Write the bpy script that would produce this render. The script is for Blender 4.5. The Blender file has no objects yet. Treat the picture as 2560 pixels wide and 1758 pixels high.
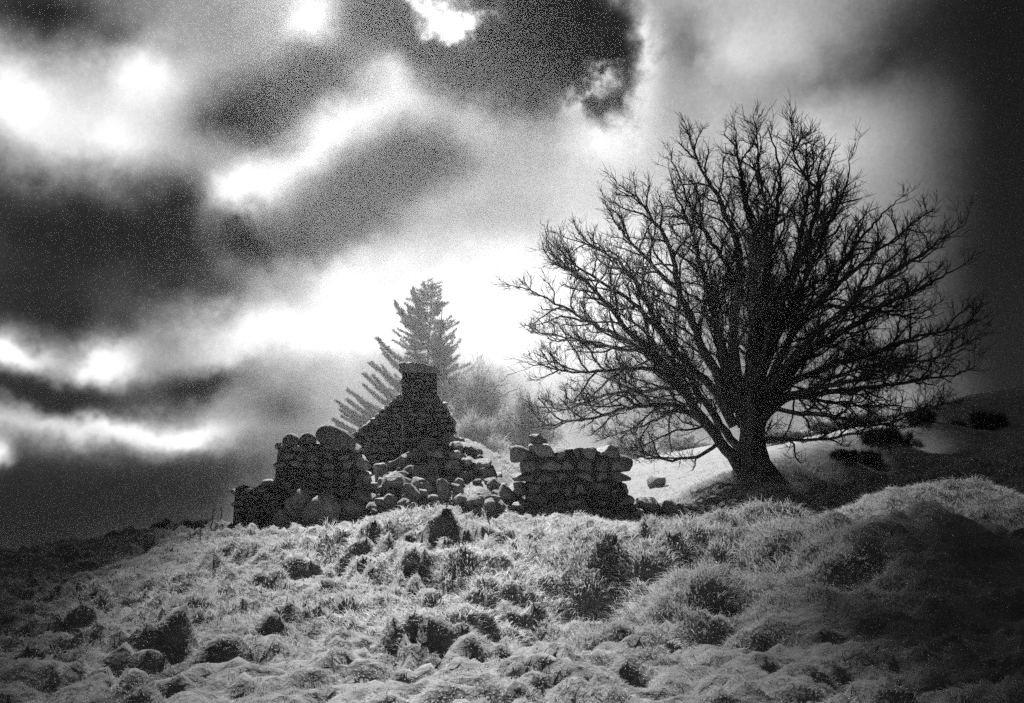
import bpy, bmesh, math, random
import numpy as np
from mathutils import Vector, Matrix, Euler

random.seed(7)
rng = np.random.default_rng(7)
R = math.radians
scene = bpy.context.scene
COL = scene.collection

# ------------------------------------------------------------------ camera
PITCH = 8.0
F = 2489.0                       # focal length in pixels of the 2560 px wide photograph
EYE = 1.6
cam_d = bpy.data.cameras.new('camera'); cam = bpy.data.objects.new('camera', cam_d); COL.objects.link(cam)
cam_d.sensor_width = 36.0; cam_d.lens = 35.0
cam_d.clip_start = 0.1; cam_d.clip_end = 2000
cam.location = (0, 0, EYE); cam.rotation_euler = (R(90 + PITCH), 0, 0)
scene.camera = cam

# ------------------------------------------------------------------ exposure
EXPO = 1.7
scene.view_settings.view_transform = 'Standard'
scene.view_settings.look = 'None'
scene.view_settings.exposure = EXPO
scene.view_settings.gamma = 1.0
scene.view_settings.use_curve_mapping = False
scene.render.engine = 'CYCLES'
scene.cycles.use_denoising = False
scene.cycles.max_bounces = 6
scene.cycles.volume_bounces = 0
scene.cycles.transparent_max_bounces = 4
scene.cycles.sample_clamp_indirect = 3.0

SUN_AZ = -14.0                    # degrees, negative = left of straight ahead
SUN_EL = 43.0
SUN_DIR = Vector((math.sin(R(SUN_AZ)) * math.cos(R(SUN_EL)), math.cos(R(SUN_AZ)) * math.cos(R(SUN_EL)), math.sin(R(SUN_EL))))

def P(u, v, d):
    """point at distance y = d seen at photograph position (u, v)"""
    cx = (u - 1280) / F; cz = (879 - v) / F
    s, c = math.sin(R(PITCH)), math.cos(R(PITCH))
    dy = c - s * cz; dz = s + c * cz
    k = d / dy
    return Vector((cx * k, d, EYE + dz * k))

# ------------------------------------------------------------------ world: broken storm cloud
world = bpy.data.worlds.new('World'); scene.world = world; world.use_nodes = True
def build_world():
    nt = world.node_tree; N = nt.nodes; L = nt.links
    for n in list(N): N.remove(n)
    out = N.new('ShaderNodeOutputWorld'); bg = N.new('ShaderNodeBackground')
    tc = N.new('ShaderNodeTexCoord')
    sep = N.new('ShaderNodeSeparateXYZ'); L.new(tc.outputs['Generated'], sep.inputs[0])
    def math_(op, a, b=None, clamp=False):
        n = N.new('ShaderNodeMath'); n.operation = op; n.use_clamp = clamp
        for i, x in enumerate((a, b)):
            if x is None: continue
            if isinstance(x, (int, float)): n.inputs[i].default_value = x
            else: L.new(x, n.inputs[i])
        return n.outputs[0]
    az = math_('ARCTAN2', sep.outputs[0], sep.outputs[1]); el = math_('ARCSINE', sep.outputs[2])
    comb = N.new('ShaderNodeCombineXYZ'); L.new(az, comb.inputs[0]); L.new(el, comb.inputs[1])
    def noise(scale, detail, rough=0.55, dist=0.0):
        n = N.new('ShaderNodeTexNoise'); n.inputs['Scale'].default_value = scale
        n.inputs['Detail'].default_value = detail; n.inputs['Roughness'].default_value = rough
        n.inputs['Distortion'].default_value = dist
        L.new(tc.outputs['Generated'], n.inputs['Vector']); return n
    def vm(op, a, b):
        n = N.new('ShaderNodeVectorMath'); n.operation = op
        for i, x in enumerate((a, b)):
            if isinstance(x, (tuple, list)): n.inputs[i].default_value = x
            elif isinstance(x, (int, float)): n.inputs['Scale'].default_value = x
            else: L.new(x, n.inputs[i])
        return n.outputs[0]
    w = noise(7.0, 5, 0.6)
    warp = vm('MULTIPLY', vm('SUBTRACT', w.outputs['Color'], (0.5, 0.5, 0.5)), (0.11, 0.11, 0.0))
    soft = vm('ADD', comb.outputs[0], warp)
    w2 = noise(22.0, 6, 0.65)
    crisp = vm('ADD', soft, vm('MULTIPLY', vm('SUBTRACT', w2.outputs['Color'], (0.5, 0.5, 0.5)), (0.10, 0.10, 0.0)))
    # cloud masses: x, y, radius x, radius y (in the photograph at 2324 px), turn, brightness, crisp edge
    blobs = [
        (150, 500, 520, 190, -14, -.58, 0), (330, 545, 330, 110, -4, -.28, 0), (100, 30, 360, 130, 0, -.62, 0),
        (690, 185, 190, 100, 14, -.75, 0), (530, 250, 150, 95, 0, -.42, 0), (860, 50, 200, 130, -20, -.75, 0),
        (1010, 130, 190, 80, -12, -.45, 0), (1250, 40, 300, 200, 0, -1.25, 1), (1360, 165, 110, 130, 10, -.75, 1),
        (1130, 150, 200, 90, 0, -.4, 0), (1400, 235, 50, 80, 0, -.4, 1),
        (820, 450, 300, 120, 32, -.66, 0), (960, 350, 140, 110, 20, -.34, 0), (720, 545, 170, 70, 10, -.45, 0),
        (400, 460, 150, 150, 0, -.30, 0), (548, 540, 75, 70, 0, -.55, 0), (110, 690, 300, 110, -5, -.55, 0),
        (60, 600, 330, 160, 0, -.24, 0), (140, 905, 300, 66, -6, -.85, 0), (440, 855, 190, 62, 12, -.62, 0),
        (20, 1190, 760, 200, 6, -.64, 0), (560, 1080, 260, 150, 0, -.22, 0), (640, 930, 150, 130, 0, -.25, 0), (260, 1130, 420, 130, 0, -.35, 0),
        (380, 640, 150, 60, 0, -.15, 0), (480, 680, 130, 60, 0, -.2, 0),
        (2420, 480, 460, 1050, 0, -.80, 0), (2380, 800, 300, 400, 0, -.35, 0), (2330, 60, 330, 330, 0, -.35, 0),
        (2000, 120, 330, 150, 12, -.20, 0), (1570, 110, 110, 170, 0, -.22, 0), (1830, 170, 300, 90, 15, -.2, 0),
        (1750, 900, 520, 260, 0, -.16, 0), (1960, 620, 260, 420, 0, .08, 0),
        (1000, 860, 330, 120, 0, -.16, 0), (1150, 705, 90, 40, -30, -.10, 0),
        (330, 165, 170, 120, 0, .42, 0), (30, 230, 160, 160, -30, .55, 0), (270, 320, 220, 110, 0, .40, 0),
        (700, 30, 85, 90, 0, .55, 0), (1045, 68, 120, 55, 8, 1.25, 1), (950, 20, 130, 60, -30, .75, 1),
        (545, 440, 140, 90, 40, .42, 0), (740, 330, 400, 90, 33, .36, 0), (860, 170, 120, 90, 0, .3, 0),
        (1080, 735, 620, 200, 0, .50, 0), (1350, 600, 420, 300, 0, .30, 0), (800, 640, 330, 120, 0, .16, 0),
        (1440, 100, 75, 240, 0, .50, 0), (1335, 190, 90, 90, 0, .75, 1), (1360, 320, 170, 120, 0, .32, 0),
        (650, 740, 430, 80, 3, .42, 0), (225, 825, 110, 70, 30, .60, 0), (25, 810, 100, 70, -20, .65, 0),
        (290, 975, 420, 66, 0, .50, 0), (440, 1000, 140, 80, -10, .40, 0), (5, 1052, 60, 40, 0, .9, 0),
        (1900, 330, 420, 260, 0, .10, 0), (1990, 910, 200, 60, 0, .24, 0), (1190, 960, 260, 200, 0, .14, 0),
        (600, 1130, 90, 120, 0, .12, 0), (1660, 100, 330, 260, 0, .20, 0), (1800, 330, 360, 260, 0, .10, 0), (1150, 690, 520, 150, 0, .2, 0), (250, 130, 330, 200, 0, .12, 0),
    ]
    S = 2560 / 2324
    # the pale, lit part of the cloud deck ahead; away from it the deck is as dark as at the picture's edges
    cd = (P(1180, 640, 10.0) - Vector((0, 0, EYE))).normalized()
    dp = N.new('ShaderNodeVectorMath'); dp.operation = 'DOT_PRODUCT'; L.new(tc.outputs['Generated'], dp.inputs[0]); dp.inputs[1].default_value = cd
    mr = N.new('ShaderNodeMapRange'); mr.interpolation_type = 'SMOOTHSTEP'; L.new(dp.outputs['Value'], mr.inputs['Value'])
    mr.inputs['From Min'].default_value = math.cos(R(50)); mr.inputs['From Max'].default_value = math.cos(R(20))
    mr.inputs['To Min'].default_value = 0.28; mr.inputs['To Max'].default_value = 0.64
    base = mr.outputs[0]
    total = None
    for (x, y, rx, ry, rot, amp, cr) in blobs:
        p = P(x * S, y * S, 10.0) - Vector((0, 0, EYE)); p.normalize()
        m = N.new('ShaderNodeMapping'); m.vector_type = 'TEXTURE'
        m.inputs['Location'].default_value = (math.atan2(p.x, p.y), math.asin(p.z), 0)
        m.inputs['Rotation'].default_value = (0, 0, R(rot))
        m.inputs['Scale'].default_value = (rx * S / F * 1.25, ry * S / F * 1.25, 1)
        L.new(crisp if cr else soft, m.inputs['Vector'])
        g = N.new('ShaderNodeTexGradient'); g.gradient_type = 'QUADRATIC_SPHERE'; L.new(m.outputs[0], g.inputs[0])
        ma = N.new('ShaderNodeMath'); ma.operation = 'MULTIPLY_ADD'
        L.new(g.outputs['Fac'], ma.inputs[0]); ma.inputs[1].default_value = amp * 1.25
        if total is None: L.new(base, ma.inputs[2])
        else: L.new(total, ma.inputs[2])
        total = ma.outputs[0]
    # broken texture that runs on over the whole sky
    n1 = noise(3.2, 6, 0.55, 0.3); n2 = noise(14.0, 6, 0.6); n3 = noise(240.0, 2, 0.8)
    v = math_('ADD', total, math_('MULTIPLY', math_('SUBTRACT', n1.outputs['Fac'], 0.5), 0.28))
    v = math_('ADD', v, math_('MULTIPLY', math_('SUBTRACT', n2.outputs['Fac'], 0.5), 0.30))
    v = math_('ADD', v, math_('MULTIPLY', math_('SUBTRACT', n3.outputs['Fac'], 0.5), 0.10))
    def smooth(op, a, lim, dist):
        n = N.new('ShaderNodeMath'); n.operation = op; L.new(a, n.inputs[0]); n.inputs[1].default_value = lim; n.inputs[2].default_value = dist
        return n.outputs[0]
    v = smooth('SMOOTH_MIN', smooth('SMOOTH_MAX', v, 0.04, 0.40), 1.06, 0.25)
    lum = math_('MULTIPLY', math_('POWER', v, 2.2), 1.0 / 2 ** EXPO)
    sky = N.new('ShaderNodeTexSky'); sky.sky_type = 'NISHITA'; sky.sun_disc = False
    sky.sun_elevation = R(SUN_EL); sky.sun_rotation = R(SUN_AZ)
    bw = N.new('ShaderNodeRGBToBW'); L.new(sky.outputs[0], bw.inputs[0])
    tot = math_('ADD', lum, math_('MULTIPLY', bw.outputs[0], 0.0006))
    L.new(tot, bg.inputs['Color']); bg.inputs['Strength'].default_value = 1.0
    L.new(bg.outputs[0], out.inputs[0])
build_world()
world.cycles.sampling_method = 'MANUAL'; world.cycles.sample_map_resolution = 512

# ------------------------------------------------------------------ sun
sun_d = bpy.data.lights.new('sun', 'SUN'); sun = bpy.data.objects.new('sun', sun_d); COL.objects.link(sun)
sun_d.energy = 5.0; sun_d.angle = R(0.55); sun_d.color = (1, 1, 1)
sun.rotation_euler = SUN_DIR.to_track_quat('Z', 'Y').to_euler()
sun.location = SUN_DIR * 300

# ------------------------------------------------------------------ helpers
def mesh_np(name, V, Fc, nper, mat=None, smooth=False):
    me = bpy.data.meshes.new(name)
    V = np.asarray(V, np.float32); Fc = np.asarray(Fc, np.int32)
    me.vertices.add(len(V)); me.vertices.foreach_set('co', V.ravel())
    me.loops.add(Fc.size); me.loops.foreach_set('vertex_index', Fc.ravel())
    me.polygons.add(len(Fc))
    me.polygons.foreach_set('loop_start', np.arange(0, Fc.size, nper, dtype=np.int32))
    me.polygons.foreach_set('loop_total', np.full(len(Fc), nper, np.int32))
    if smooth: me.polygons.foreach_set('use_smooth', np.ones(len(Fc), bool))
    me.update(calc_edges=True)
    if mat: me.materials.append(mat)
    return me
def link(name, me, parent=None, loc=None):
    o = bpy.data.objects.new(name, me); COL.objects.link(o)
    if parent: o.parent = parent
    if loc is not None: o.location = loc
    return o
def empty(name, loc):
    o = bpy.data.objects.new(name, None); COL.objects.link(o); o.location = loc
    o.empty_display_size = 0.2
    return o
def tag(o, label, cat, group=None):
    o['label'] = label; o['category'] = cat
    if group: o['group'] = group
    return o

def grey(name, c, var=0.35, scale=3.0, rough=0.9, bump=0.0, bscale=30.0, trans=0.0, patch=None, coords='Object', dark=None):
    m = bpy.data.materials.new(name); m.use_nodes = True
    nt = m.node_tree; N = nt.nodes; L = nt.links
    b = N['Principled BSDF']; b.inputs['Roughness'].default_value = rough
    b.inputs['Specular IOR Level'].default_value = 0.15
    tc = N.new('ShaderNodeTexCoord')
    n = N.new('ShaderNodeTexNoise'); n.inputs['Scale'].default_value = scale; n.inputs['Detail'].default_value = 6
    n.inputs['Roughness'].default_value = 0.65
    L.new(tc.outputs[coords], n.inputs['Vector'])
    rmp = N.new('ShaderNodeValToRGB'); L.new(n.outputs['Fac'], rmp.inputs[0])
    lo, hi = c * (1 - var), c * (1 + var)
    rmp.color_ramp.elements[0].position = 0.32; rmp.color_ramp.elements[0].color = (lo, lo, lo, 1)
    rmp.color_ramp.elements[1].position = 0.68; rmp.color_ramp.elements[1].color = (hi, hi, hi, 1)
    colr = rmp.outputs[0]
    if patch:                     # lichen: pale blotches
        n2 = N.new('ShaderNodeTexNoise'); n2.inputs['Scale'].default_value = patch[0]; n2.inputs['Detail'].default_value = 5
        L.new(tc.outputs[coords], n2.inputs['Vector'])
        r2 = N.new('ShaderNodeValToRGB'); L.new(n2.outputs['Fac'], r2.inputs[0])
        r2.color_ramp.elements[0].position = patch[1]; r2.color_ramp.elements[1].position = patch[1] + 0.1
        mx = N.new('ShaderNodeMix'); mx.data_type = 'RGBA'
        L.new(r2.outputs[0], mx.inputs['Factor']); L.new(colr, mx.inputs['A'])
        mx.inputs['B'].default_value = (patch[2],) * 3 + (1,)
        colr = mx.outputs['Result']
    L.new(colr, b.inputs['Base Color'])
    if bump:
        nb = N.new('ShaderNodeTexNoise'); nb.inputs['Scale'].default_value = bscale; nb.inputs['Detail'].default_value = 5
        L.new(tc.outputs[coords], nb.inputs['Vector'])
        bp = N.new('ShaderNodeBump'); bp.inputs['Strength'].default_value = bump; bp.inputs['Distance'].default_value = 0.05
        L.new(nb.outputs['Fac'], bp.inputs['Height']); L.new(bp.outputs[0], b.inputs['Normal'])
    if trans:
        t = N.new('ShaderNodeBsdfTranslucent'); L.new(colr, t.inputs['Color'])
        ms = N.new('ShaderNodeMixShader'); ms.inputs[0].default_value = trans
        L.new(b.outputs[0], ms.inputs[1]); L.new(t.outputs[0], ms.inputs[2])
        L.new(ms.outputs[0], N['Material Output'].inputs['Surface'])
    return m

M = {}
M['ground'] = grey('turf', 0.13, 0.4, 2.5, bump=0.6, bscale=14)
M['grass'] = grey('bleached_grass', 0.58, 0.30, 0.9, trans=0.22)
M['bark'] = grey('bark', 0.10, 0.55, 5.0, bump=1.0, bscale=16, patch=(6.0, 0.58, 0.24))
M['twig'] = grey('twig_bark', 0.075, 0.3, 4.0)
M['stone'] = grey('weathered_stone', 0.20, 0.55, 2.6, bump=1.0, bscale=9, patch=(6.0, 0.58, 0.40))
M['stone_dark'] = grey('wall_stone', 0.30, 0.6, 3.0, bump=1.0, bscale=9, patch=(7.0, 0.57, 0.50))  # stone of the standing walls, with pale lichen blotches
M['stone_round'] = grey('round_stone', 0.15, 0.5, 3.0, bump=1.0, bscale=8, patch=(5.0, 0.62, 0.28))
M['mortar'] = grey('earth_fill', 0.05, 0.5, 5.0, bump=0.5)
M['needle'] = grey('needles', 0.10, 0.4, 0.8, trans=0.35)
M['fartwig'] = grey('haze_pale_twigs', 0.28, 0.4, 0.5, trans=0.4)  # twig grey lightened to imitate fading in haze
M['gorse'] = grey('gorse', 0.07, 0.5, 3.0, trans=0.2)
M['stalk'] = grey('dead_stalk', 0.08, 0.3, 5.0)
M['pale_wood'] = grey('pale_wood', 0.45, 0.3, 5.0)
M['shade_cloud'] = grey('shade_cloud_grey', 0.75, 0.1, 0.05, rough=1.0)  # opaque surface of the added sun blockers out of view

# ------------------------------------------------------------------ terrain
def vnoise(x, y, seed=0):
    xi = np.floor(x).astype(np.int64); yi = np.floor(y).astype(np.int64)
    fx = x - xi; fy = y - yi
    fx = fx * fx * (3 - 2 * fx); fy = fy * fy * (3 - 2 * fy)
    def h(a, b):
        n = (a * 374761393 + b * 668265263 + seed * 982451653) & 0x7fffffff
        n = ((n ^ (n >> 13)) * 1274126177) & 0x7fffffff
        return ((n ^ (n >> 16)) & 0xffff) / 65535.0
    return (h(xi, yi) * (1 - fx) + h(xi + 1, yi) * fx) * (1 - fy) + (h(xi, yi + 1) * (1 - fx) + h(xi + 1, yi + 1) * fx) * fy
def fbm(x, y, seed=0, octv=4):
    s = np.zeros_like(x, dtype=float); a = 0.5
    for k in range(octv):
        s += a * vnoise(x * 2 ** k, y * 2 ** k, seed + k); a *= 0.5
    return s
def billow(x, y, seed):
    return np.minimum(1, np.abs(2 * (.65 * vnoise(x, y, seed) + .35 * vnoise(x * 1.9 + 5, y * 1.9, seed + 50)) - 1) * 1.9) ** .8
def hash2(a, b, k):
    n = (a * 73856093 + b * 19349663 + k * 83492791) & 0x7fffffff
    n = ((n ^ (n >> 13)) * 1274126177) & 0x7fffffff
    return ((n ^ (n >> 16)) & 0xffff) / 65535.0

CTRL_PIX = [  # (u, v, distance): big shape of the hillside
    (0, 1758, 8), (640, 1758, 8), (1280, 1758, 8), (1900, 1740, 8), (2560, 1720, 8),
    (-300, 1560, 14), (200, 1560, 13.5), (700, 1500, 13.5), (1280, 1480, 14), (1800, 1462, 14), (2300, 1450, 12.5), (2700, 1420, 12),
    (100, 1450, 20), (500, 1400, 20), (900, 1385, 20), (1280, 1368, 20), (1600, 1365, 20), (1800, 1362, 19.5), (2000, 1358, 19), (1750, 1325, 24), (1950, 1320, 24),
    (2150, 1300, 17), (2330, 1262, 17.5), (2560, 1270, 17), (2800, 1290, 16),
    (2150, 1320, 21), (2330, 1300, 22), (2560, 1290, 23),
    (-200, 1425, 25), (0, 1402, 27), (200, 1374, 28), (400, 1338, 28), (575, 1332, 28),
    (700, 1328, 26.5), (860, 1330, 26), (960, 1318, 26), (1100, 1308, 26), (1300, 1304, 26), (1450, 1304, 26), (1600, 1302, 27), (1700, 1296, 28.5),
    (800, 1270, 28), (900, 1220, 29), (960, 1180, 29.7), (1020, 1140, 30.3), (1100, 1110, 31), (1170, 1120, 31), (1240, 1170, 30), (1290, 1230, 28.5), (1100, 1215, 28.6),
    (1400, 1270, 28.5), (1560, 1262, 30),
    (1800, 1285, 28.5), (1950, 1280, 29), (2100, 1275, 29.5), (2300, 1260, 30), (2560, 1235, 31),
    (1690, 1272, 32), (1780, 1222, 33.6), (1850, 1194, 34.5), (1920, 1190, 35), (2000, 1180, 36), (2100, 1150, 38), (2200, 1104, 41), (2300, 1058, 45), (2420, 1012, 52), (2560, 962, 58),
    (2000, 1240, 34), (2100, 1218, 36.2), (2200, 1176, 39), (2300, 1126, 42.8), (2420, 1080, 49), (2200, 1225, 33), (2400, 1170, 36), (2560, 1120, 38), (2560, 1040, 48),
    (1640, 1268, 36), (1600, 1235, 45), (1740, 1222, 42), (1580, 1205, 58), (1740, 1180, 56), (1900, 1140, 56), (2050, 1100, 58), (2200, 1066, 60), (2350, 1015, 66),
    (1600, 1170, 80), (1800, 1120, 84), (2000, 1080, 84), (2200, 1045, 84),
    (1300, 1170, 150), (1700, 1135, 150), (2000, 1085, 150), 
]
CTRL_XYZ = [(-8, 2, -.35), (0, 2, -.1), (8, 2, .3), (-25, 5, -2.2), (-30, 20, -4), (30, 5, 2.5), (30, 20, 5), (0, -15, -.6), (-30, -15, -3), (30, -15, 3),
            (-9, 36, -.3), (-14, 45, -3.2), (-4, 37, .9), (-5, 50, .2), (0, 42, 1.3), (0, 60, 1.8), (-30, 60, -9), (-10, 80, -2), (-40, 100, -18), (0, 105, 3.0), (-20, 150, -6), (-12, 170, 2), (-80, 60, -24), (-100, 150, -34), (-60, 200, -28),
            (45, 40, 11), (40, 75, 8.2), (60, 80, 12), (45, 100, 8), (100, 60, 22), (100, 150, 16), (60, 150, 9), (20, 220, 4), (100, 220, 14), (-100, 220, -34), (0, 220, 2)]
def make_tps():
    pts = [P(*c) for c in CTRL_PIX]
    A = np.array([(p.x, p.y, p.z) for p in pts] + CTRL_XYZ)
    # work in log distance so near detail and far shape are balanced
    def wrp(x, y):
        return np.sign(x) * np.log1p(np.abs(x) / 12.0), np.log1p(np.maximum(y + 16, 0) / 16.0) * 1.25
    X = np.stack(wrp(A[:, 0], A[:, 1]), 1); n = len(A)
    d = np.linalg.norm(X[:, None] - X[None], axis=2)
    K = np.where(d > 0, d ** 2 * np.log(np.maximum(d, 1e-9)), 0) + np.eye(n) * 3e-5
    Q = np.hstack([np.ones((n, 1)), X])
    Mx = np.block([[K, Q], [Q.T, np.zeros((3, 3))]])
    sol = np.linalg.solve(Mx, np.concatenate([A[:, 2], np.zeros(3)]))
    def ev(x, y):
        x = np.asarray(x, float); y = np.asarray(y, float); sh = x.shape
        xx, yy = wrp(x.ravel(), y.ravel())
        out = sol[n] + sol[n + 1] * xx + sol[n + 2] * yy
        for i in range(n):
            r2 = (xx - X[i, 0]) ** 2 + (yy - X[i, 1]) ** 2
            out += sol[i] * 0.5 * r2 * np.log(np.maximum(r2, 1e-18))
        return out.reshape(sh)
    return ev
base_h = make_tps()

def hit(u, v, d0=6.0, d1=140.0):
    """where the sight line meets the bare hillside"""
    ds = np.concatenate([np.arange(d0, 60, 0.05), np.arange(60, d1, 0.5)])
    p1 = P(u, v, 1.0)
    x = p1.x * ds; z = EYE + (p1.z - EYE) * ds
    g = base_h(x, ds)
    k = np.argmax(z < g)
    if not (z < g).any(): k = len(ds) - 1
    return float(x[k]), float(ds[k]), float(g[k])

MOUNDS_PIX = [  # u, v, width m, height m, squash y
    (1060, 1300, 2.6, .34), (1390, 1325, 2.4, .32), (900, 1420, 1.5, .42), (1010, 1430, 1.7, .45), (1115, 1490, 1.1, .38), (1250, 1445, 2.0, .40),
    (1375, 1390, 1.2, .30), (1270, 1370, 1.1, .2), (1500, 1480, 1.5, .42), (1620, 1460, 1.7, .55), (1790, 1440, 2.0, .55), (1930, 1430, 1.7, .45), (1665, 1400, 1.0, .26),
    (2060, 1470, 1.4, .45), (2170, 1370, 2.2, .45), (2310, 1290, 2.4, .35), (2250, 1450, 1.7, .45), (2420, 1400, 1.6, .4), (640, 1420, 1.8, .4), (710, 1425, 1.4, .38), (540, 1405, 1.7, .4),
    (820, 1390, 1.2, .35), (770, 1440, 1.1, .28), (1360, 1565, .75, .28), (1430, 1735, 1.3, .3), (1160, 1430, 1.0, .25), (960, 1480, .9, .25),
    (1010, 1560, .8, .2), (1240, 1590, .8, .22), (1720, 1560, 1.1, .35), (1580, 1600, .9, .25), (1860, 1540, 1.2, .4), (2000, 1600, 1.1, .35), (2170, 1590, 1.2, .4),
    (2380, 1530, 1.3, .4), (1640, 1680, .9, .2), (1900, 1680, .9, .25), (2150, 1700, .9, .25), (2400, 1680, 1.0, .3), (1200, 1500, .9, .2), (1300, 1500, .8, .18),
    (480, 1500, 1.2, .2), (350, 1440, 1.4, .22), (600, 1510, 1.1, .18), (820, 1560, .9, .16), (680, 1620, .8, .15), (940, 1650, .8, .16), (1120, 1660, .8, .18),
    (1260, 1690, .8, .18), (500, 1660, .9, .14), (1000, 1715, .8, .14), (760, 1700, .8, .14), (1820, 1305, 1.6, .24), (1950, 1310, 1.5, .22), (1720, 1320, 1.3, .2), (2040, 1330, 1.4, .22),
]
MOUNDS = []
for (u, v, w_, h_) in MOUNDS_PIX:
    x, y, z = hit(u, v); MOUNDS.append((x, y, w_ * 0.58, h_ * (.8 if 11 < y < 19 else .5)))
HOLLOWS = [hit(1440, 1560) + (1.0, .35), hit(1490, 1545) + (.8, .3), hit(1180, 1560) + (.5, .25), hit(1300, 1630) + (.6, .25), hit(2260, 1350) + (1.2, .3), hit(1000, 1540) + (.5, .2), hit(1720, 1625) + (.9, .3)]

HEAP = [hit(1100, 1200)[:2] + (2.4,), hit(950, 1240)[:2] + (2.0,), hit(860, 1290)[:2] + (1.6,), hit(1090, 1130)[:2] + (2.0,)]
def domes(x, y, s, seed, aspect=1.0, skew=0.0):
    """field of touching turf domes, the tallest wins"""
    gx = x / s; gy = (y + skew * x) / (s * aspect)
    xi = np.floor(gx).astype(np.int64); yi = np.floor(gy).astype(np.int64)
    best = np.zeros_like(gx, dtype=float)
    for a in (-1, 0, 1):
        for b in (-1, 0, 1):
            cx = xi + a; cy = yi + b
            px = cx + hash2(cx, cy, seed); py = cy + hash2(cx, cy, seed + 1)
            rr = 0.5 + 0.55 * hash2(cx, cy, seed + 2); hh = 0.45 + 0.5 * hash2(cx, cy, seed + 3)
            q = ((gx - px) ** 2 + (gy - py) ** 2) / rr ** 2
            best = np.maximum(best, hh * rr * np.maximum(0, 1 - q) ** 0.8)
    return best

_q = np.random.default_rng(3); _qx = _q.uniform(-40, 40, 20000); _qy = _q.uniform(0, 80, 20000)
DM = [float(domes(_qx, _qy, a_, b_).mean()) for a_, b_ in ((1.15, 21), (.52, 31), (.25, 41))]
def ground_h(x, y):
    x = np.asarray(x, float); y = np.asarray(y, float)
    z = base_h(x, y)
    wx = x + .75 * (fbm(x * .9, y * .9, 11) - .5) + .22 * (fbm(x * 3.2, y * 3.2, 13) - .5); wy = y + .75 * (fbm(x * .9 + 40, y * .9, 12) - .5) + .22 * (fbm(x * 3.2 + 20, y * 3.2, 14) - .5)
    amp = 0.65 + .9 * np.clip((fbm(x * .16, y * .16, 5) - .35) * 3, 0, 1)
    near = np.clip(1.25 - y / 90.0, 0.15, 1)
    behind = np.clip((y - 34.5) / 5.0, 0, 1)            # the far slope is smoother, grazed turf
    amp = amp * near * (1 - .55 * behind)
    for (hx, hy, hr) in HEAP:
        amp = amp * (1 - .8 * np.exp(-(((x - hx) ** 2 + (y - hy) ** 2) / (hr * hr)) ** 2))
    # puffy turf: rounded tops parted by creases, at several sizes, with a few real tussock domes among them
    puff = (.15 * billow(wx * 1.05, wy * .95, 91) + .15 * billow(wx * 2.2 + 7, wy * 2.0, 92) + .10 * billow(wx * 4.6, wy * 4.2 + 3, 93) + .05 * billow(wx * 9.0, wy * 8.5, 94))
    z = z + amp * (puff - .12 + .15 * (domes(wx + 9, wy, .46, 31, .85, .2) - DM[1]) + .12 * (domes(wx, wy + 5, .24, 41) - DM[2]))
    z = z + .16 * amp * (fbm(x * 2.3, y * 2.3, 61, 5) - .5)
    for (mx, my, r, h_) in MOUNDS:
        q = ((wx - mx) ** 2 + ((wy - my) / 1.15) ** 2) / r ** 2
        z = np.where(q < 1.6, z + h_ * np.maximum(0, 1 - q / 1.6) ** 0.95, z)
    for (mx, my, mz, r, h_) in HOLLOWS:
        q = ((wx - mx) ** 2 + (wy - my) ** 2) / r ** 2
        z = z - h_ * np.exp(-q * 1.5)
    # turf lip along the bank right of the tree
    return z

def axis_grow(a, b, step, grow):
    out = [a]; s = step
    while out[-1] < b:
        out.append(out[-1] + s); s *= grow
    return out
xs = np.arange(-13, 15.001, 0.07)
xs = np.concatenate([-np.array(axis_grow(13.07, 185, .08, 1.045))[::-1], xs, np.array(axis_grow(15.07, 185, .08, 1.045))])
ys = [-15.0]
while ys[-1] < 5.5: ys.append(ys[-1] + max(0.12, min(1.5, (6.5 - ys[-1]) * .12)))
while ys[-1] < 215: ys.append(ys[-1] + 0.0078 * ys[-1])
ys = np.array(ys)
GX, GY = np.meshgrid(xs, ys)
GZ = ground_h(GX, GY)
nx, ny = len(xs), len(ys)
idx = np.arange(nx * ny).reshape(ny, nx)
quads = np.stack([idx[:-1, :-1], idx[:-1, 1:], idx[1:, 1:], idx[1:, :-1]], -1).reshape(-1, 4)
GV = np.stack([GX, GY, GZ], -1).reshape(-1, 3)
ground = link('ground', mesh_np('ground', GV, quads, 4, M['ground'], smooth=True)); ground['kind'] = 'structure'
ZMIN = float(GZ.min()); ZMAX = float(GZ.max())

def gz(x, y):
    """height of the finished ground, from its own mesh"""
    x = np.atleast_1d(np.asarray(x, float)); y = np.atleast_1d(np.asarray(y, float))
    i = np.clip(np.searchsorted(xs, x) - 1, 0, nx - 2); j = np.clip(np.searchsorted(ys, y) - 1, 0, ny - 2)
    fx = (x - xs[i]) / (xs[i + 1] - xs[i]); fy = (y - ys[j]) / (ys[j + 1] - ys[j])
    return (GZ[j, i] * (1 - fx) + GZ[j, i + 1] * fx) * (1 - fy) + (GZ[j + 1, i] * (1 - fx) + GZ[j + 1, i + 1] * fx) * fy
def gz1(x, y): return float(gz(x, y)[0])

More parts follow.
